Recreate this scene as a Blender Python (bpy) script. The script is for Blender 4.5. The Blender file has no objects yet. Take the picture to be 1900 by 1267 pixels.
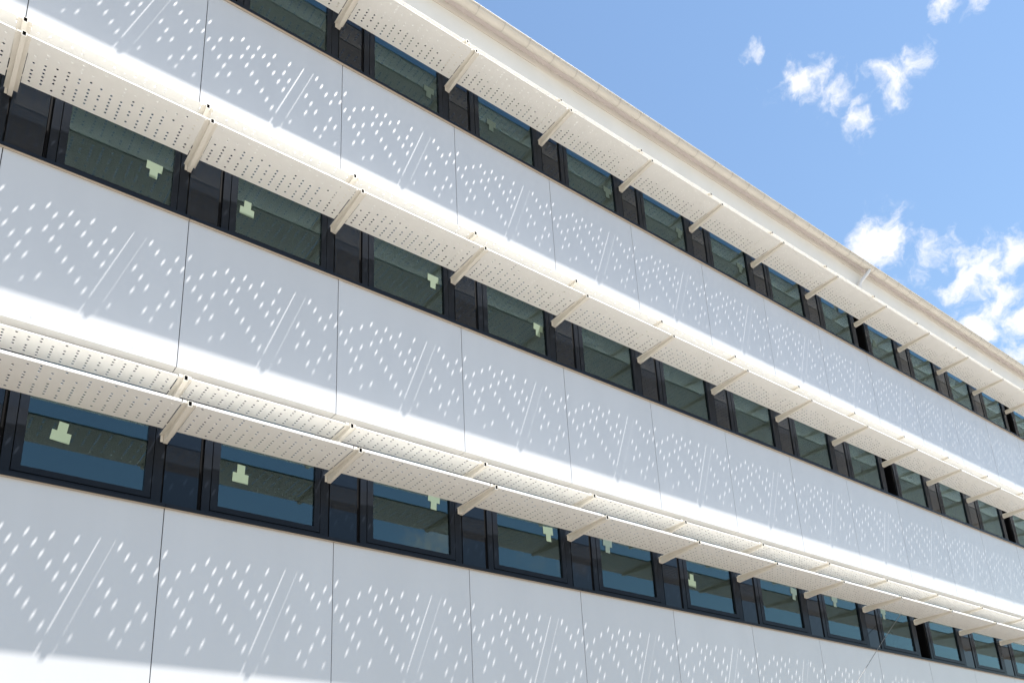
import bpy, math, random
from mathutils import Vector, Matrix

SC = bpy.context.scene
COL = SC.collection
R = random.Random(7)

# ------------------------------------------------------------------ camera
W = 1.8                                   # facade module
CAM = Vector((-2.1579, -8.1940, 1.6))
RIGHT = Vector((0.7969, -0.6023, -0.0474))
YAW, PITCH, ROLL = 0.66369, 0.32340, -0.05007
cd = bpy.data.cameras.new('camera')
cd.sensor_width = 36.0
cd.lens = 30.677
cd.shift_y = 0.23449
cd.clip_start = 0.05
cd.clip_end = 3000.0
co = bpy.data.objects.new('camera', cd)
COL.objects.link(co)
f = Vector((math.sin(YAW)*math.cos(PITCH), math.cos(YAW)*math.cos(PITCH), math.sin(PITCH)))
r = Vector((math.cos(YAW), -math.sin(YAW), 0.0))
u = r.cross(f)
r2 = math.cos(ROLL)*r + math.sin(ROLL)*u
u2 = -math.sin(ROLL)*r + math.cos(ROLL)*u
m = Matrix((r2, u2, -f)).transposed().to_4x4()
m.translation = CAM
co.matrix_world = m
SC.camera = co

# ------------------------------------------------------------------ sun, sky, exposure
SUNV = Vector((1.36, -1.0, 3.72)).normalized()
SUN_EL = math.asin(SUNV.z)
SUN_AZ = math.atan2(SUNV.x, SUNV.y)       # clockwise from +Y
sd = bpy.data.lights.new('sun', 'SUN')
sd.energy = 5.0
sd.angle = math.radians(0.5)
sd.color = (1.0, 0.96, 0.90)
so = bpy.data.objects.new('sun', sd)
COL.objects.link(so)
so.rotation_euler = SUNV.to_track_quat('Z', 'Y').to_euler()
so.location = (10, -20, 40)

SC.view_settings.view_transform = 'Standard'
SC.view_settings.look = 'None'
SC.view_settings.gamma = 1.0
SC.view_settings.use_curve_mapping = False
SC.view_settings.exposure = 1.28

wd = bpy.data.worlds.new('World')
SC.world = wd
wd.use_nodes = True
nt = wd.node_tree
nt.nodes.clear()
N = nt.nodes.new
L = nt.links.new

def link(a, b):
    L(a, b)

def mth(op, a, b=None, c=None, clamp=False):
    n = N('ShaderNodeMath'); n.operation = op; n.use_clamp = clamp
    for i, v in enumerate((a, b, c)):
        if v is None: continue
        if isinstance(v, (int, float)): n.inputs[i].default_value = v
        else: L(v, n.inputs[i])
    return n.outputs[0]

sky = N('ShaderNodeTexSky')
sky.sky_type = 'NISHITA'
sky.sun_disc = False
sky.sun_elevation = SUN_EL
sky.sun_rotation = SUN_AZ
sky.altitude = 200
sky.air_density = 1.6
sky.dust_density = 0.0
sky.ozone_density = 3.0
tc = N('ShaderNodeTexCoord')
# clouds: ragged puffs laid out by direction, broken up by fractal noise
DIR = tc.outputs['Generated']
nw = N('ShaderNodeTexNoise'); nw.inputs['Scale'].default_value = 34.0; nw.inputs['Detail'].default_value = 4.0
L(DIR, nw.inputs['Vector'])
vs = N('ShaderNodeVectorMath'); vs.operation = 'SUBTRACT'; L(nw.outputs['Color'], vs.inputs[0]); vs.inputs[1].default_value = (.5, .5, .5)
vm = N('ShaderNodeVectorMath'); vm.operation = 'SCALE'; L(vs.outputs[0], vm.inputs[0]); vm.inputs['Scale'].default_value = 0.035
va = N('ShaderNodeVectorMath'); va.operation = 'ADD'; L(DIR, va.inputs[0]); L(vm.outputs[0], va.inputs[1])
BLOBS = [  # puffs: direction, angular radius, weight
 (0.593,0.3385,0.7306, 0.0113, 0.95), (0.6079,0.3506,0.7124, 0.0058, 0.8), (0.6318,0.3257,0.7034, 0.0171, 1.3),
 (0.6393,0.3066,0.7052, 0.0169, 1), (0.6587,0.2989,0.6905, 0.0188, 0.95), (0.6742,0.2928,0.6781, 0.0113, 0.85),
 (0.6846,0.2991,0.6647, 0.0161, 1), (0.6813,0.264,0.6827, 0.0192, 1), (0.6837,0.2386,0.6896, 0.016, 0.95),
 (0.6924,0.2676,0.6701, 0.0115, 0.8), (0.6738,0.2026,0.7106, 0.0136, 1.2), (0.6871,0.1846,0.7027, 0.0117, 0.95),
 (0.7457,0.3315,0.578, 0.026, 1.45), (0.7422,0.3515,0.5706, 0.0194, 1.25), (0.7321,0.3483,0.5854, 0.0142, 0.75),
 (0.7748,0.2955,0.5589, 0.0234, 0.85), (0.7754,0.318,0.5455, 0.0299, 0.55), (0.8073,0.2687,0.5253, 0.0296, 1.35),
 (0.8099,0.2472,0.532, 0.0224, 1.15), (0.8016,0.29,0.5229, 0.0195, 1.05), (0.8231,0.2718,0.4986, 0.0311, 1.05),
 (0.8227,0.2951,0.4859, 0.0245, 1.25), (0.837,0.2608,0.481, 0.0261, 1.1), (0.8453,0.2757,0.4576, 0.0288, 0.9),
 (0.5088,-0.7817,0.3606, 0.0289, 1.1), (0.4844,-0.7943,0.3666, 0.0211, 0.9), (0.5956,-0.7239,0.3481, 0.0237, 0.8),
 (0.6333,-0.6983,0.3336, 0.0316, 0.7), (0.4093,-0.8203,0.3995, 0.0158, 0.7),
]
tot = None
for x, y, z, rad, w in BLOBS:
    d = N('ShaderNodeVectorMath'); d.operation = 'DISTANCE'
    L(va.outputs[0], d.inputs[0]); d.inputs[1].default_value = (x, y, z)
    q = mth('DIVIDE', d.outputs['Value'], rad)
    q = mth('MULTIPLY', q, q)
    g = mth('MULTIPLY', mth('EXPONENT', mth('MULTIPLY', q, -0.75)), w)
    tot = g if tot is None else mth('MAXIMUM', tot, g)
nf = N('ShaderNodeTexNoise'); nf.inputs['Scale'].default_value = 46.0; nf.inputs['Detail'].default_value = 10.0; nf.inputs['Roughness'].default_value = 0.60
L(va.outputs[0], nf.inputs['Vector'])
tot = mth('MINIMUM', tot, 1.35)
dens = mth('ADD', mth('MULTIPLY', mth('SUBTRACT', nf.outputs['Fac'], 0.5), 5.2), mth('MULTIPLY', mth('SUBTRACT', tot, 0.74), 2.0))
mr = N('ShaderNodeMapRange'); mr.interpolation_type = 'SMOOTHSTEP'
L(dens, mr.inputs[0]); mr.inputs[1].default_value = -0.75; mr.inputs[2].default_value = 1.45
fade = N('ShaderNodeMapRange'); fade.interpolation_type = 'SMOOTHSTEP'
L(tot, fade.inputs[0]); fade.inputs[1].default_value = 0.08; fade.inputs[2].default_value = 0.45
cover = mth('MULTIPLY', mr.outputs[0], fade.outputs[0])
mixc = N('ShaderNodeMix'); mixc.data_type = 'RGBA'
L(cover, mixc.inputs['Factor'])
L(sky.outputs[0], mixc.inputs['A'])
mixc.inputs['B'].default_value = (6.8, 6.8, 7.0, 1)
bg = N('ShaderNodeBackground'); bg.inputs['Strength'].default_value = 0.07
L(mixc.outputs['Result'], bg.inputs['Color'])
wo = N('ShaderNodeOutputWorld'); L(bg.outputs[0], wo.inputs[0])

# ------------------------------------------------------------------ materials
def mat(name, col, rough=0.5, spec=0.5, noise=0.0, nscale=8.0, bump=0.0, bscale=30.0, metallic=0.0, coat=0.0, streak=False, tone=0.0):
    m = bpy.data.materials.new(name)
    m.use_nodes = True
    t = m.node_tree
    b = t.nodes['Principled BSDF']
    b.inputs['Base Color'].default_value = (*col, 1)
    b.inputs['Roughness'].default_value = rough
    b.inputs['Specular IOR Level'].default_value = spec
    b.inputs['Metallic'].default_value = metallic
    b.inputs['Coat Weight'].default_value = coat
    b.inputs['Coat Roughness'].default_value = 0.04
    geo = t.nodes.new('ShaderNodeNewGeometry')
    vec = geo.outputs['Position']
    if streak:
        mp = t.nodes.new('ShaderNodeMapping'); mp.inputs['Scale'].default_value = (1.0, 1.0, 0.12)
        t.links.new(vec, mp.inputs[0]); vec = mp.outputs[0]
    if noise > 0:
        n = t.nodes.new('ShaderNodeTexNoise'); n.inputs['Scale'].default_value = nscale; n.inputs['Detail'].default_value = 6
        t.links.new(vec, n.inputs['Vector'])
        mx = t.nodes.new('ShaderNodeMapRange')
        t.links.new(n.outputs['Fac'], mx.inputs[0])
        mx.inputs[1].default_value = 0.3; mx.inputs[2].default_value = 0.7
        mx.inputs[3].default_value = 1.0 - noise; mx.inputs[4].default_value = 1.0 + noise * 0.4
        cm = t.nodes.new('ShaderNodeMix'); cm.data_type = 'RGBA'; cm.blend_type = 'MULTIPLY'
        cm.inputs['Factor'].default_value = 1.0
        cm.inputs['A'].default_value = (*col, 1)
        t.links.new(mx.outputs[0], cm.inputs['B'])
        t.links.new(cm.outputs['Result'], b.inputs['Base Color'])
    if tone > 0:
        oi = t.nodes.new('ShaderNodeObjectInfo')
        tm = t.nodes.new('ShaderNodeMapRange'); t.links.new(oi.outputs['Random'], tm.inputs[0])
        tm.inputs[3].default_value = 1.0 - tone; tm.inputs[4].default_value = 1.0 + tone
        c2 = t.nodes.new('ShaderNodeMix'); c2.data_type = 'RGBA'; c2.blend_type = 'MULTIPLY'; c2.inputs['Factor'].default_value = 1.0
        t.links.new(cm.outputs['Result'], c2.inputs['A']); t.links.new(tm.outputs[0], c2.inputs['B'])
        t.links.new(c2.outputs['Result'], b.inputs['Base Color'])
    if bump > 0:
        n2 = t.nodes.new('ShaderNodeTexNoise'); n2.inputs['Scale'].default_value = bscale; n2.inputs['Detail'].default_value = 4
        t.links.new(geo.outputs['Position'], n2.inputs['Vector'])
        bp = t.nodes.new('ShaderNodeBump'); bp.inputs['Strength'].default_value = bump; bp.inputs['Distance'].default_value = 0.01
        t.links.new(n2.outputs['Fac'], bp.inputs['Height'])
        t.links.new(bp.outputs[0], b.inputs['Normal'])
    return m

M = {}
M['panel'] = mat('white_panel', (0.575, 0.585, 0.605), 0.30, 0.6, noise=0.035, nscale=2.2, bump=0.05, bscale=1.6, streak=True, tone=0.025)
M['shade'] = mat('cream_powder_coat', (0.79, 0.78, 0.75), 0.5, 0.4, noise=0.03, nscale=5.0)
M['bracket'] = mat('cream_bracket_coat', (0.76, 0.72, 0.645), 0.45, 0.4, noise=0.05, nscale=7.0)
M['frame'] = mat('anthracite_frame', (0.018, 0.022, 0.030), 0.16, 0.08, noise=0.1, nscale=6.0)
M['fixed'] = mat('dark_spandrel_glass', (0.007, 0.011, 0.018), 0.03, 0.30)
M['black'] = mat('black_gasket_and_shade', (0.004, 0.004, 0.005), 0.8, 0.1)  # also colours the bracket tip hollows, whose inner shade is painted on
M['sillbeige'] = mat('sill_underside_bounce', (0.42, 0.35, 0.28), 0.5, 0.3)  # beige stands for sunlit white reflected in the dark metal
M['gutter'] = mat('cream_gutter_metal', (0.55, 0.515, 0.46), 0.4, 0.4, noise=0.06, nscale=3.0)
M['eave'] = mat('mauve_grey_soffit', (0.50, 0.45, 0.43), 0.6, 0.3)
M['clip'] = mat('grey_gutter_clip', (0.44, 0.41, 0.37), 0.45, 0.4)
M['soffit'] = mat('white_soffit_board', (0.80, 0.77, 0.72), 0.6, 0.3, noise=0.05, nscale=1.5)
M['brown'] = mat('brown_joint_filler', (0.35, 0.27, 0.21), 0.8, 0.2)
M['pipe'] = mat('pale_grey_pipe', (0.72, 0.70, 0.68), 0.4, 0.4)
M['sticker'] = mat('pale_green_paper', (0.19, 0.25, 0.185), 0.8, 0.2)
M['stickerA'] = mat('dimmed_green_paper', (0.12, 0.165, 0.145), 0.8, 0.2)  # darker copy of the sticker paper: dimming by glass and reflections put into colour
M['roof'] = mat('zinc_roof', (0.45, 0.45, 0.45), 0.5, 0.4, noise=0.1)
M['ground'] = mat('pale_paving', (0.26, 0.237, 0.208), 0.85, 0.2, noise=0.2, nscale=0.6, bump=0.2, bscale=40)
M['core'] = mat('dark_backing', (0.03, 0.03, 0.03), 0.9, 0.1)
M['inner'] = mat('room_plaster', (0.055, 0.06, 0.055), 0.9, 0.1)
M['cable'] = mat('grey_wire', (0.16, 0.16, 0.16), 0.5, 0.5)

def glass():
    m = bpy.data.materials.new('green_tinted_glass'); m.use_nodes = True
    t = m.node_tree; t.nodes.clear()
    o = t.nodes.new('ShaderNodeOutputMaterial')
    mx = t.nodes.new('ShaderNodeMixShader')
    tr = t.nodes.new('ShaderNodeBsdfTransparent'); tr.inputs[0].default_value = (0.72, 0.82, 0.72, 1)
    gl = t.nodes.new('ShaderNodeBsdfGlossy'); gl.inputs['Roughness'].default_value = 0.0
    gl.inputs['Color'].default_value = (0.66, 0.85, 0.97, 1)
    geo = t.nodes.new('ShaderNodeNewGeometry')
    dt = t.nodes.new('ShaderNodeVectorMath'); dt.operation = 'DOT_PRODUCT'      # Schlick reflectance, alike on both faces of the pane
    t.links.new(geo.outputs['Incoming'], dt.inputs[0]); t.links.new(geo.outputs['Normal'], dt.inputs[1])
    def mm(op, a, b):
        k = t.nodes.new('ShaderNodeMath'); k.operation = op
        for i, v in enumerate((a, b)):
            if v is None: continue
            if isinstance(v, (int, float)): k.inputs[i].default_value = v
            else: t.links.new(v, k.inputs[i])
        return k.outputs[0]
    F0 = 0.078
    fr = mm('ADD', mm('MULTIPLY', mm('POWER', mm('SUBTRACT', 1.0, mm('ABSOLUTE', dt.outputs['Value'], None)), 5.0), 1.0-F0), F0)
    n = t.nodes.new('ShaderNodeTexNoise'); n.inputs['Scale'].default_value = 1.1; n.inputs['Detail'].default_value = 1
    t.links.new(geo.outputs['Position'], n.inputs['Vector'])
    bp = t.nodes.new('ShaderNodeBump'); bp.inputs['Strength'].default_value = 0.012; bp.inputs['Distance'].default_value = 0.02
    t.links.new(n.outputs['Fac'], bp.inputs['Height'])
    t.links.new(bp.outputs[0], gl.inputs['Normal'])
    t.links.new(fr, mx.inputs[0]); t.links.new(tr.outputs[0], mx.inputs[1]); t.links.new(gl.outputs[0], mx.inputs[2])
    t.links.new(mx.outputs[0], o.inputs[0])
    return m
M['glass'] = glass()

# ------------------------------------------------------------------ mesh helpers
class MB:
    def __init__(s): s.v = []; s.f = []; s.m = []
    def poly(s, pts, mi=0):
        b = len(s.v); s.v += [tuple(p) for p in pts]; s.f.append(tuple(range(b, b+len(pts)))); s.m.append(mi)
    def hexa(s, p, mi=0, skip=()):
        # p: 8 points, bottom 0-3 counter-clockwise from above, top 4-7
        b = len(s.v); s.v += [tuple(q) for q in p]
        for k, fc in enumerate(((0,3,2,1),(4,5,6,7),(0,1,5,4),(1,2,6,5),(2,3,7,6),(3,0,4,7))):
            if k in skip: continue
            s.f.append(tuple(b+i for i in fc)); s.m.append(mi)
    def box(s, x0, x1, y0, y1, z0, z1, mi=0, skip=()):
        s.hexa(((x0,y0,z0),(x1,y0,z0),(x1,y1,z0),(x0,y1,z0),(x0,y0,z1),(x1,y0,z1),(x1,y1,z1),(x0,y1,z1)), mi, skip)
    def extrude_x(s, prof, x0, x1, mi=0, closed=True, caps=True):
        n = len(prof); b = len(s.v)
        s.v += [(x0, y, z) for y, z in prof] + [(x1, y, z) for y, z in prof]
        for i in range(n if closed else n-1):
            j = (i+1) % n
            s.f.append((b+i, b+j, b+n+j, b+n+i)); s.m.append(mi)
        if caps and closed:
            s.f.append(tuple(b+i for i in reversed(range(n)))); s.m.append(mi)
            s.f.append(tuple(b+n+i for i in range(n))); s.m.append(mi)
    def disc(s, c, rad, n, nz=-1, mi=0, h=0.003):
        # flat rivet head, axis along z (nz) standing h proud
        top = [(c[0]+rad*math.cos(2*math.pi*i/n), c[1]+rad*math.sin(2*math.pi*i/n), c[2]) for i in range(n)]
        bot = [(x, y, z+nz*h) for x, y, z in top]
        s.poly(bot[::-1] if nz < 0 else bot, mi)
        for i in range(n):
            j = (i+1) % n
            s.poly((top[i], top[j], bot[j], bot[i]), mi)
    def tube(s, pts, rad, n=8, mi=0):
        rings = []
        for k, p in enumerate(pts):
            p = Vector(p)
            a = Vector(pts[max(k-1, 0)]); c = Vector(pts[min(k+1, len(pts)-1)])
            d = (c-a).normalized()
            e = d.cross(Vector((1, 0, 0)) if abs(d.x) < 0.9 else Vector((0, 1, 0))).normalized()
            g = d.cross(e)
            b = len(s.v)
            s.v += [tuple(p + rad*(math.cos(2*math.pi*i/n)*e + math.sin(2*math.pi*i/n)*g)) for i in range(n)]
            rings.append(b)
        for a, b in zip(rings, rings[1:]):
            for i in range(n):
                j = (i+1) % n
                s.f.append((a+i, a+j, b+j, b+i)); s.m.append(mi)
        s.f.append(tuple(rings[0]+i for i in reversed(range(n)))); s.m.append(mi)
        s.f.append(tuple(rings[-1]+i for i in range(n))); s.m.append(mi)
    def mesh(s, name, mats, fix=True, smooth=False):
        me = bpy.data.meshes.new(name)
        me.from_pydata(s.v, [], s.f)
        for q in mats: me.materials.append(q)
        me.polygons.foreach_set('material_index', s.m)
        if fix:
            import bmesh
            bm = bmesh.new(); bm.from_mesh(me)
            bmesh.ops.remove_doubles(bm, verts=bm.verts, dist=1e-5)
            bmesh.ops.recalc_face_normals(bm, faces=bm.faces)
            bm.to_mesh(me); bm.free()
        if smooth:
            for p in me.polygons: p.use_smooth = True
        me.update()
        return me

def add(name, me, parent=None, loc=(0, 0, 0), **props):
    o = bpy.data.objects.new(name, me)
    COL.objects.link(o)
    o.location = loc
    if parent is not None: o.parent = parent
    for k, v in props.items(): o[k] = v
    return o

# ------------------------------------------------------------------ dimensions
ZA, H, HB = 12.0093, 3.4356, 1.8444       # sill height of the top row, storey height, panel height
SILL = [ZA, ZA-H, ZA-2*H]
HEAD = H-HB                                # 1.591 window opening
BX = -0.018                                # bracket axis beside the panel joint
I0, I1 = -3, 15                            # modules
X0, X1 = I0*W, (I1+1)*W

# ------------------------------------------------------------------ ground
g = MB(); g.box(-400, 400, -400, 400, -0.3, 0)
add('ground', g.mesh('ground', [M['ground']]), kind='structure')

# ------------------------------------------------------------------ the building
B = add('office_building', None, loc=(0, 0, 0),
        label='long white three-storey office building with rows of perforated cream sunshades over dark windows',
        category='building')

# structure behind the cladding
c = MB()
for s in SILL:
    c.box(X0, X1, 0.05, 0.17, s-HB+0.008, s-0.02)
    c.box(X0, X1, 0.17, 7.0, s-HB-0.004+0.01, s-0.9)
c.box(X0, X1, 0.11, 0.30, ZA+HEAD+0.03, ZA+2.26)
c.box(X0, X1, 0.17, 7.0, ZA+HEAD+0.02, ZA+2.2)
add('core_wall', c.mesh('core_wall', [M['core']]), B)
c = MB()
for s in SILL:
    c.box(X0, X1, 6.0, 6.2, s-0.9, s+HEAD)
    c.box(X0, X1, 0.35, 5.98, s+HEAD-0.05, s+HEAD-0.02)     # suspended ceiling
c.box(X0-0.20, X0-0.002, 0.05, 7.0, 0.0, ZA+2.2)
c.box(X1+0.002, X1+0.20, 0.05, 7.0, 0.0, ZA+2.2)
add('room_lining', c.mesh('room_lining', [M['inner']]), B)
c = MB(); c.box(X0, X1, 0.03, 7.0, 0, SILL[2]-HB-0.012)
add('ground_floor_wall', c.mesh('ground_floor_wall', [M['panel']]), B)

# facade panels: a tray with a returned bottom edge, screws near the bottom
def panel_mesh():
    p = MB()
    x0, x1 = 0.0045, W-0.0045
    p.box(x0, x1, 0.0, 0.022, -HB, 0.0)
    p.box(x0, x1, 0.0222, 0.16, -HB+0.0005, -HB+0.018, 1)
    p.box(x0, x1, 0.0008, 0.0215, -HB-0.0015, -HB-0.0002, 1)
    for x in (0.45, 1.36):
        pts = []
        for i in range(8):
            a = 2*math.pi*i/8
            pts.append((x+0.007*math.cos(a), 0.0, -HB+0.075+0.007*math.sin(a)))
        q = [(a, -0.003, b) for a, _, b in pts]
        p.poly(q)
        for i in range(8):
            j = (i+1) % 8
            p.poly((pts[i], pts[j], q[j], q[i]))
    return p.mesh('facade_panel', [M['panel'], M['shade']])
PM = panel_mesh()
first = None
for s in SILL:
    for i in range(I0, I1+1):
        add('facade_panel', PM, B, (i*W, 0.0006*R.uniform(-1, 1), s))

# sills: dark nose with pale underside, reflected sunlit white put into its colour, in three-module lengths
def sill_mesh(n):
    p = MB()
    a, b = 0.002, n*W-0.002
    p.extrude_x(((-0.040, 0.004), (-0.040, 0.040), (0.115, 0.070), (0.115, 0.030), (-0.012, 0.0065), (-0.012, 0.004)), a, b, 0)
    p.box(a, b, -0.032, -0.004, -0.001, 0.0035, 1)
    return p.mesh('sill', [M['frame'], M['sillbeige']])
SM = sill_mesh(3)
for s in SILL:
    for i in range(I0, I1, 3):
        add('sill', SM, B, (i*W, 0, s))

# ------------------------------------------------------------------ windows
def window_meshes():
    d = {}
    yf = 0.12
    p = MB()                                               # fixed outer frame
    p.box(0.385, 0.466, yf, yf+0.07, 0.06, 1.575)
    p.box(1.692, 1.745, yf, yf+0.07, 0.06, 1.575)
    p.box(0.467, 1.691, yf, yf+0.07, 0.06, 0.128)
    p.box(0.467, 1.691, yf, yf+0.07, 1.50, 1.575)
    d['frame'] = p.mesh('frame', [M['frame']])
    p = MB()                                               # opening sash
    y0 = yf-0.004
    p.box(0.474, 0.550, y0, y0+0.05, 0.136, 1.492)
    p.box(1.620, 1.684, y0, y0+0.05, 0.136, 1.492)
    p.box(0.5505, 1.6195, y0, y0+0.05, 0.136, 0.196)
    p.box(0.5505, 1.6195, y0, y0+0.05, 1.430, 1.492)
    d['sash'] = p.mesh('sash', [M['frame']])
    p = MB(); p.box(0.548, 1.622, 0.142, 0.148, 0.194, 1.432)
    d['pane'] = p.mesh('pane', [M['glass']])
    p = MB(); p.box(0.004, 0.344, 0.126, 0.16, 0.05, 1.575)
    d['fixed'] = p.mesh('fixed_panel', [M['fixed']])
    p = MB(); p.box(0.004, 0.344, 0.60, 0.62, 0.05, 1.575)
    p.box(0.004, 0.012, 0.15, 0.60, 0.05, 1.575); p.box(0.336, 0.344, 0.15, 0.60, 0.05, 1.575)
    d['niche'] = p.mesh('dark_recess', [M['black']])
    p = MB(); p.box(-0.014, 0.014, 0.134, 0.22, 0.05, 1.58)
    d['post'] = p.mesh('post', [M['black']])
    p = MB()                                               # dark filler above and behind
    p.box(-0.055+W, W-0.0145, yf, yf+0.06, 0.06, 1.575)
    d['jamb'] = p.mesh('jamb', [M['frame']])
    p = MB(); p.box(-0.022, 0.022, yf-0.0075, yf-0.004+0.002, -0.006, 0.006)
    d['cap'] = p.mesh('drain_cap', [M['black']])
    # paper sticker: a wide rectangle with a narrower one on its edge
    p = MB()
    pts = ((-0.085,-0.10),(0.085,-0.10),(0.085,0.01),(0.042,0.01),(0.042,0.11),(-0.042,0.11),(-0.042,0.01),(-0.085,0.01))
    fr = [(x, 0.0, z) for x, z in pts]; bk = [(x, 0.003, z) for x, z in pts]
    p.poly(fr); p.poly(bk[::-1])
    for i in range(8):
        j = (i+1) % 8
        p.poly((fr[i], bk[i], bk[j], fr[j]))
    d['sticker'] = p.mesh('paper_sticker', [M['sticker']])
    d['sticker_dimmed'] = p.mesh('paper_sticker_dimmed', [M['stickerA']])  # same paper, painted dimmer as if seen through reflections
    return d
WM = window_meshes()
NICHE = {0: (8, 12), 1: (8, 11), 2: (8,)}
# (row, module): (x, z, upside down)
ST = {(2,-1):(0.85,0.62,0),(2,0):(0.78,0.62,0),(2,1):(1.40,0.86,1),(2,2):(1.42,0.80,1),(2,3):(0.72,0.84,1),(2,4):(0.66,0.60,0),
      (2,5):(1.48,0.80,1),(2,6):(0.9,0.85,1),(2,7):(0.70,0.84,1),(1,-1):(1.42,0.60,1),(1,0):(0.68,0.60,0),(1,1):(1.46,0.68,1),(1,2):(1.48,0.60,1),
      (0,1):(1.46,0.58,1),(0,2):(0.8,0.62,1),(0,3):(1.46,0.6,1),(0,4):(1.46,0.6,1),(0,5):(1.40,0.6,1),(0,8):(0.75,0.62,0)}
for rw, s in enumerate(SILL):
    for i in range(I0, I1+1):
        wn = add('window', None, B, (i*W, 0, s))
        add('frame', WM['frame'], wn)
        add('sash', WM['sash'], wn)
        add('pane', WM['pane'], wn)
        add('jamb', WM['jamb'], wn)
        if i in NICHE[rw]:
            add('dark_recess', WM['niche'], wn)
        else:
            add('fixed_panel', WM['fixed'], wn)
        add('post', WM['post'], wn, (0.364, 0, 0))
        add('post', WM['post'], wn, (-0.012, 0, 0))
        if i < 8:
            for x in (0.60, 1.60):
                add('drain_cap', WM['cap'], wn, (x, 0.004, 0.100))
        k = (rw, i)
        if k in ST:
            x, z, inv = ST[k]
            o = add('paper_sticker', WM['sticker_dimmed' if rw == 0 or (inv and i > 2) else 'sticker'], wn, (x, 0.1375, z))
            o.rotation_euler = (0, (math.pi if inv else 0)+R.uniform(-0.05, 0.12), 0)

# ------------------------------------------------------------------ sunshades
PAT = [[0,1,2,3,5,7,10],[0,1,2,3,4,5,7,8],[0,2,3,4,6,8],[0,1,2,4,5,6,9],[0,1,2,3,5,6,8,9,10],[0,1,2,3,4,6,8],[0,1,3,4,6,7,10],
       [0,1,2,3,4,5,7],[0,1,2,3,4,5,7,8,9],[0,2,3,5,6,8],[0,1,2,4,5,6,7,10],[0,1,2,3,4,5,7,9],[0,1,2,4,5,6,8],[0,1,2,6,8],
       [0,1,2,3,4,5,6,7,9],[0,1,3,4,6,7,9]]
XC = [0.130+0.1020*k for k in range(16)]
PX0, PX1 = 0.0672, 1.7275
HR = 0.0124                                # hole radius
def plate_mesh(name, zb, yo, yi, t=0.002, lip=0.046):
    p = MB(); zt = zb+t; n = 10
    edges = [PX0] + [(XC[k]+XC[k+1])/2 for k in range(15)] + [PX1]
    hc = 0.0503/2
    for k in range(16):
        xa, xb = edges[k], edges[k+1]; xc = XC[k]
        ys = sorted(y for y in (-( (0.0985 if k % 2 == 0 else 0.1225)+0.0503*q) for q in PAT[k]) if y > yo+0.028)
        cur = yo
        def quad(ya, yb):
            if yb-ya < 1e-5: return
            p.poly(((xa,ya,zb),(xa,yb,zb),(xb,yb,zb),(xb,ya,zb)))
            p.poly(((xa,ya,zt),(xb,ya,zt),(xb,yb,zt),(xa,yb,zt)))
        for y in ys:
            ya, yb = y-hc, y+hc
            if ya < cur+1e-4: ya = cur
            quad(cur, ya)
            cor = {0: (xb, yb), 1: (xa, yb), 2: (xa, ya), 3: (xb, ya)}
            ang = [2*math.pi*(i+0.5)/n for i in range(n)]
            hv = [(xc+HR*math.cos(a), y+HR*math.sin(a)) for a in ang]
            ov = []
            for a in ang:
                dx, dy = math.cos(a), math.sin(a)
                tx = ((xb-xc) if dx > 0 else (xa-xc))/dx if abs(dx) > 1e-9 else 1e9
                ty = ((yb-y) if dy > 0 else (ya-y))/dy if abs(dy) > 1e-9 else 1e9
                if tx < ty: ov.append((xc+dx*tx, y+dy*tx, 'x', dx > 0))
                else: ov.append((xc+dx*ty, y+dy*ty, 'y', dy > 0))
            for i in range(n):
                j = (i+1) % n
                mid = []
                if ov[i][2] != ov[j][2]:
                    vx = ov[i] if ov[i][2] == 'x' else ov[j]
                    vy = ov[j] if ov[i][2] == 'x' else ov[i]
                    mid = [(xb if vx[3] else xa, yb if vy[3] else ya)]
                loop = [hv[i], ov[i][:2]] + mid + [ov[j][:2], hv[j]]
                p.poly([(a, b, zt) for a, b in loop])
                p.poly([(a, b, zb) for a, b in loop[::-1]])
                p.poly(((*hv[i], zb), (*hv[j], zb), (*hv[j], zt), (*hv[i], zt)))
            cur = yb
        quad(cur, yi)
    for xa in (PX0, PX1):
        p.poly(((xa,yo,zb),(xa,yi,zb),(xa,yi,zt),(xa,yo,zt)))
    p.poly(((PX0,yi,zb),(PX1,yi,zb),(PX1,yi,zt),(PX0,yi,zt)))
    p.poly(((PX0,yo,zb),(PX1,yo,zb),(PX1,yo,zt),(PX0,yo,zt)))
    # folded outer lip with a short return, and a low inner fold
    p.box(PX0, PX1, yo+0.028, yo+0.028+t, zt+0.0002, zb+lip)
    p.box(PX0, PX1, yi-t, yi-0.0003, zt+0.0002, zb+0.018)
    return p.mesh(name, [M['shade']])

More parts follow.
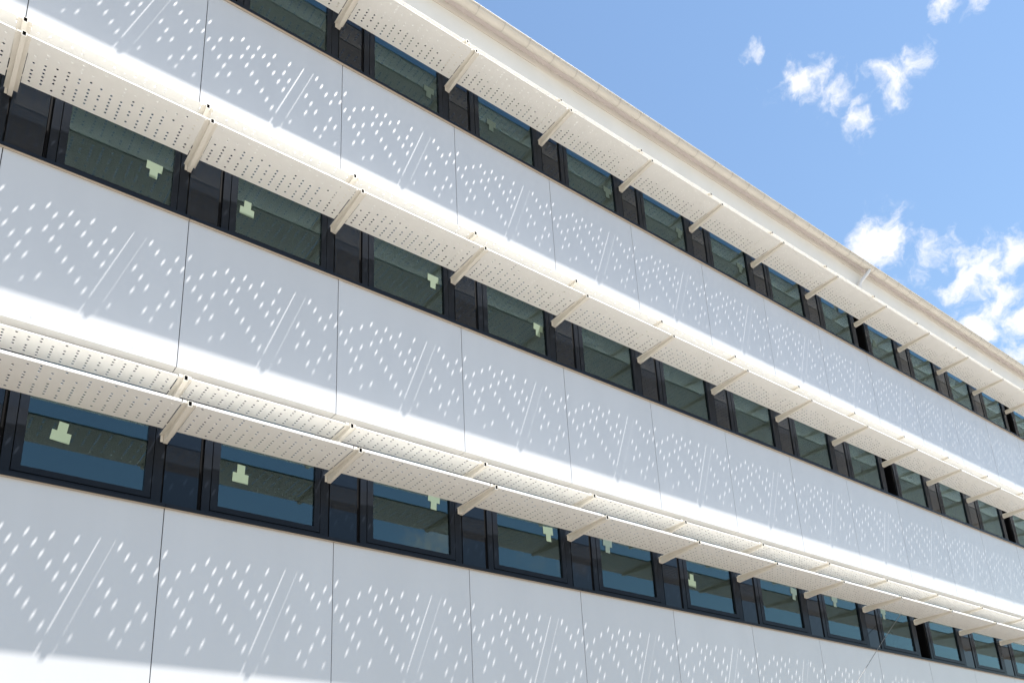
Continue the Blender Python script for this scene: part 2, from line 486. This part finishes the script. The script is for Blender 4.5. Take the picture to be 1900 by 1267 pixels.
def bracket_mesh(name, zb, yo):
    p = MB(); t = 0.003
    yb = 0.112
    w = 0.0625; rw = 0.021
    # flanges
    p.box(-w, -rw-0.0004, yo, yb, zb, zb+t)
    p.box(rw+0.0004, w, yo, yb, zb, zb+t)
    # tapered hollow rib with open tip; shade inside the tip is painted black
    d0, d1 = 0.028, 0.082
    zt = zb+0.031
    a = [(-rw, yo-0.004, zb-d0), (rw, yo-0.004, zb-d0), (rw, yb, zb-d1), (-rw, yb, zb-d1),
         (-rw, yo-0.004, zt), (rw, yo-0.004, zt), (rw, yb, zt), (-rw, yb, zt)]
    p.hexa(a, 0, skip=(2,))
    s = 0.006
    o = [(-rw, yo-0.004, zb-d0), (rw, yo-0.004, zb-d0), (rw, yo-0.004, zt), (-rw, yo-0.004, zt)]
    i_ = [(-rw+s, yo-0.004, zb-d0+s), (rw-s, yo-0.004, zb-d0+s), (rw-s, yo-0.004, zt-s), (-rw+s, yo-0.004, zt-s)]
    k_ = [(x, y+0.02, z) for x, y, z in i_]
    for q in range(4):
        e = (q+1) % 4
        p.poly((o[q], o[e], i_[e], i_[q]))
        p.poly((i_[q], i_[e], k_[e], k_[q]), 1)
    p.poly(k_, 1)
    # lips either side of the slot
    p.box(-w, -rw-0.0004, yo+0.028, yo+0.028+t, zb+t+0.0002, zb+0.046)
    p.box(rw+0.0004, w, yo+0.028, yo+0.028+t, zb+t+0.0002, zb+0.046)
    # tabs that carry the plates
    for y in (yo+0.042, -0.13):
        for sg in (-1, 1):
            xa, xb = sorted((sg*(w-0.004), sg*(w+0.010)))
            p.box(xa, xb, y-0.013, y+0.013, zb+t+0.0004, zb+t+0.004)
    # rivets
    for y in (yo+0.05, -0.05):
        for sg in (-1, 1):
            p.disc((sg*0.043, y+0.01*sg, zb), 0.006, 6)
    # foot plate against the mullion
    p.box(-0.05, -0.024, yb-0.006, yb-0.0005, zb-0.075, zb-0.001)
    return p.mesh(name, [M['bracket'], M['black']], fix=True)

ZL, ZU = 0.833, 1.220
YL, YU, YI = -0.645, -0.440, -0.038
YIU = -0.055
LP = plate_mesh('perforated_plate', ZL, YL, YI)
UP = plate_mesh('perforated_plate_narrow', ZU, YU, YIU, lip=0.030)
LB = bracket_mesh('bracket', ZL, YL)
UB = bracket_mesh('bracket_short', ZU, YU)
for s in SILL:
    for i in range(I0, I1+1):
        sh = add('sun_shade', None, B, (i*W+BX, 0, s))
        j = lambda a: R.uniform(-a, a)
        o = add('perforated_plate', LP, sh, (j(0.0015), 0, j(0.001)))
        o = add('perforated_plate', UP, sh, (j(0.0015), 0, j(0.001)))
        add('bracket', LB, sh)
        add('bracket', UB, sh)

# ------------------------------------------------------------------ eaves
YB, ES = -0.12, ZA+2.25                     # attic band plane, soffit height
ZJ = ZA+2.107
e = MB(); e.box(X0, X1, YB, 0.10, ZA+1.600, ZJ-0.006)
add('attic_band', e.mesh('attic_band', [M['soffit']]), B)
e = MB(); e.box(X0, X1, YB, 0.10, ZJ+0.006, ES)
add('attic_band', e.mesh('attic_band_top', [M['soffit']]), B)
e = MB()
xs = [X0, 5.2, 6.0, 13.2, 13.9, 16.9, 17.6, X1]
for a, b in zip(xs[::2], xs[1::2]):
    e.box(a, b, YB+0.004, 0.05, ZJ-0.0055, ZJ+0.0055)
for a, b in zip(xs[1:-1:2], xs[2::2]):
    e.box(a+0.002, b-0.002, YB+0.001, 0.05, ZJ-0.0055, ZJ+0.0055, 1)
add('joint_filler', e.mesh('joint_filler', [M['brown'], M['soffit']]), B)
e = MB(); e.box(X0, X1, -0.214, -0.02, ES+0.001, ES+0.02)
add('soffit_board', e.mesh('soffit_board', [M['eave']]), B)
e = MB(); e.box(X0, X1, -0.2255, -0.2145, ES-0.045, ES+0.05)
add('fascia', e.mesh('fascia', [M['eave']]), B)
e = MB()
e.hexa(((X0,-0.27,ES+0.052),(X1,-0.27,ES+0.052),(X1,7.2,ES+1.4),(X0,7.2,ES+1.4),
        (X0,-0.27,ES+0.07),(X1,-0.27,ES+0.07),(X1,7.2,ES+1.43),(X0,7.2,ES+1.43)))
add('roof', e.mesh('roof', [M['roof']]), B)

YC, ZC, GR = -0.302, ZA+2.222, 0.076
def gutter_mesh(x0, x1):
    p = MB(); n = 14
    outer = [(YC-GR*math.cos(math.pi*i/n), ZC-GR*math.sin(math.pi*i/n)) for i in range(n+1)]
    inner = [(YC-(GR-0.003)*math.cos(math.pi*i/n), ZC-(GR-0.003)*math.sin(math.pi*i/n)) for i in range(n+1)]
    p.extrude_x(outer + inner[::-1], x0, x1)
    bead = [(YC-GR-0.004+0.013*math.cos(2*math.pi*i/8), ZC+0.004+0.013*math.sin(2*math.pi*i/8)) for i in range(8)]
    p.extrude_x(bead, x0, x1)
    return p.mesh('gutter', [M['gutter']])
gx = [X0, X0+4.0]
k = 0
GL = 4.0
gm = gutter_mesh(0, GL-0.002)
def clip_mesh():
    p = MB(); n = 12; a, b = GR+0.0005, GR+0.004
    outer = [(YC-b*math.cos(math.pi*i/n), ZC-b*math.sin(math.pi*i/n)) for i in range(n+1)]
    inner = [(YC-a*math.cos(math.pi*i/n), ZC-a*math.sin(math.pi*i/n)) for i in range(n+1)]
    p.extrude_x(outer+inner[::-1], -0.007, 0.007)
    bead = [(YC-GR-0.004+0.0150*math.cos(2*math.pi*i/8), ZC+0.004+0.0150*math.sin(2*math.pi*i/8)) for i in range(8)]
    p.extrude_x(bead, -0.008, 0.008)
    return p.mesh('gutter_clip', [M['clip'], M['gutter']])
cm = clip_mesh()
gs = -4.1
while gs < X1-0.1:
    go = add('gutter', gm, B, (gs, 0, 0))
    x = 0.0
    while x < GL-0.1:
        add('gutter_clip', cm, go, (x, 0, 0))
        x += 0.4985
    gs += 3.988
# rainwater pipe from the gutter back to the wall
p = MB()
P0 = Vector((14.70, YC, ZC-GR+0.01)); P1 = Vector((14.66, YC+0.01, ZC-GR-0.07)); P2 = Vector((14.36, -0.172, ZA+1.71)); P3 = Vector((14.36, -0.172, ZA+1.30))
path = [P0]
for i in range(9):                       # rounded bends
    t = i/8
    path.append(tuple((1-t)**2*P0.lerp(P1, 0.45) + 2*t*(1-t)*P1 + t*t*P1.lerp(P2, 0.30)))
for i in range(9):
    t = i/8
    path.append(tuple((1-t)**2*P1.lerp(P2, 0.75) + 2*t*(1-t)*P2 + t*t*P2.lerp(P3, 0.3)))
path.append(tuple(P3))
p.tube(path, 0.042, 12)
add('rain_pipe', p.mesh('rain_pipe', [M['pipe']], smooth=True), B)

# ------------------------------------------------------------------ loose wire
p = MB()
pts = [(13.62, -0.05, SILL[2]+0.85), (13.58, -0.06, SILL[2]+0.828), (12.617, -0.15, SILL[2]+0.189), (11.139, -0.35, SILL[2]-0.779),
       (10.406, -0.45, SILL[2]-1.170), (8.6, -0.70, SILL[2]-2.05), (6.5, -1.0, SILL[2]-2.9)]
p.tube(pts, 0.005, 6)
w = add('wire', p.mesh('wire', [M['cable']], smooth=True),
        label='thin grey wire slanting down to the left from the lowest sunshade beside the black recess', category='wire')
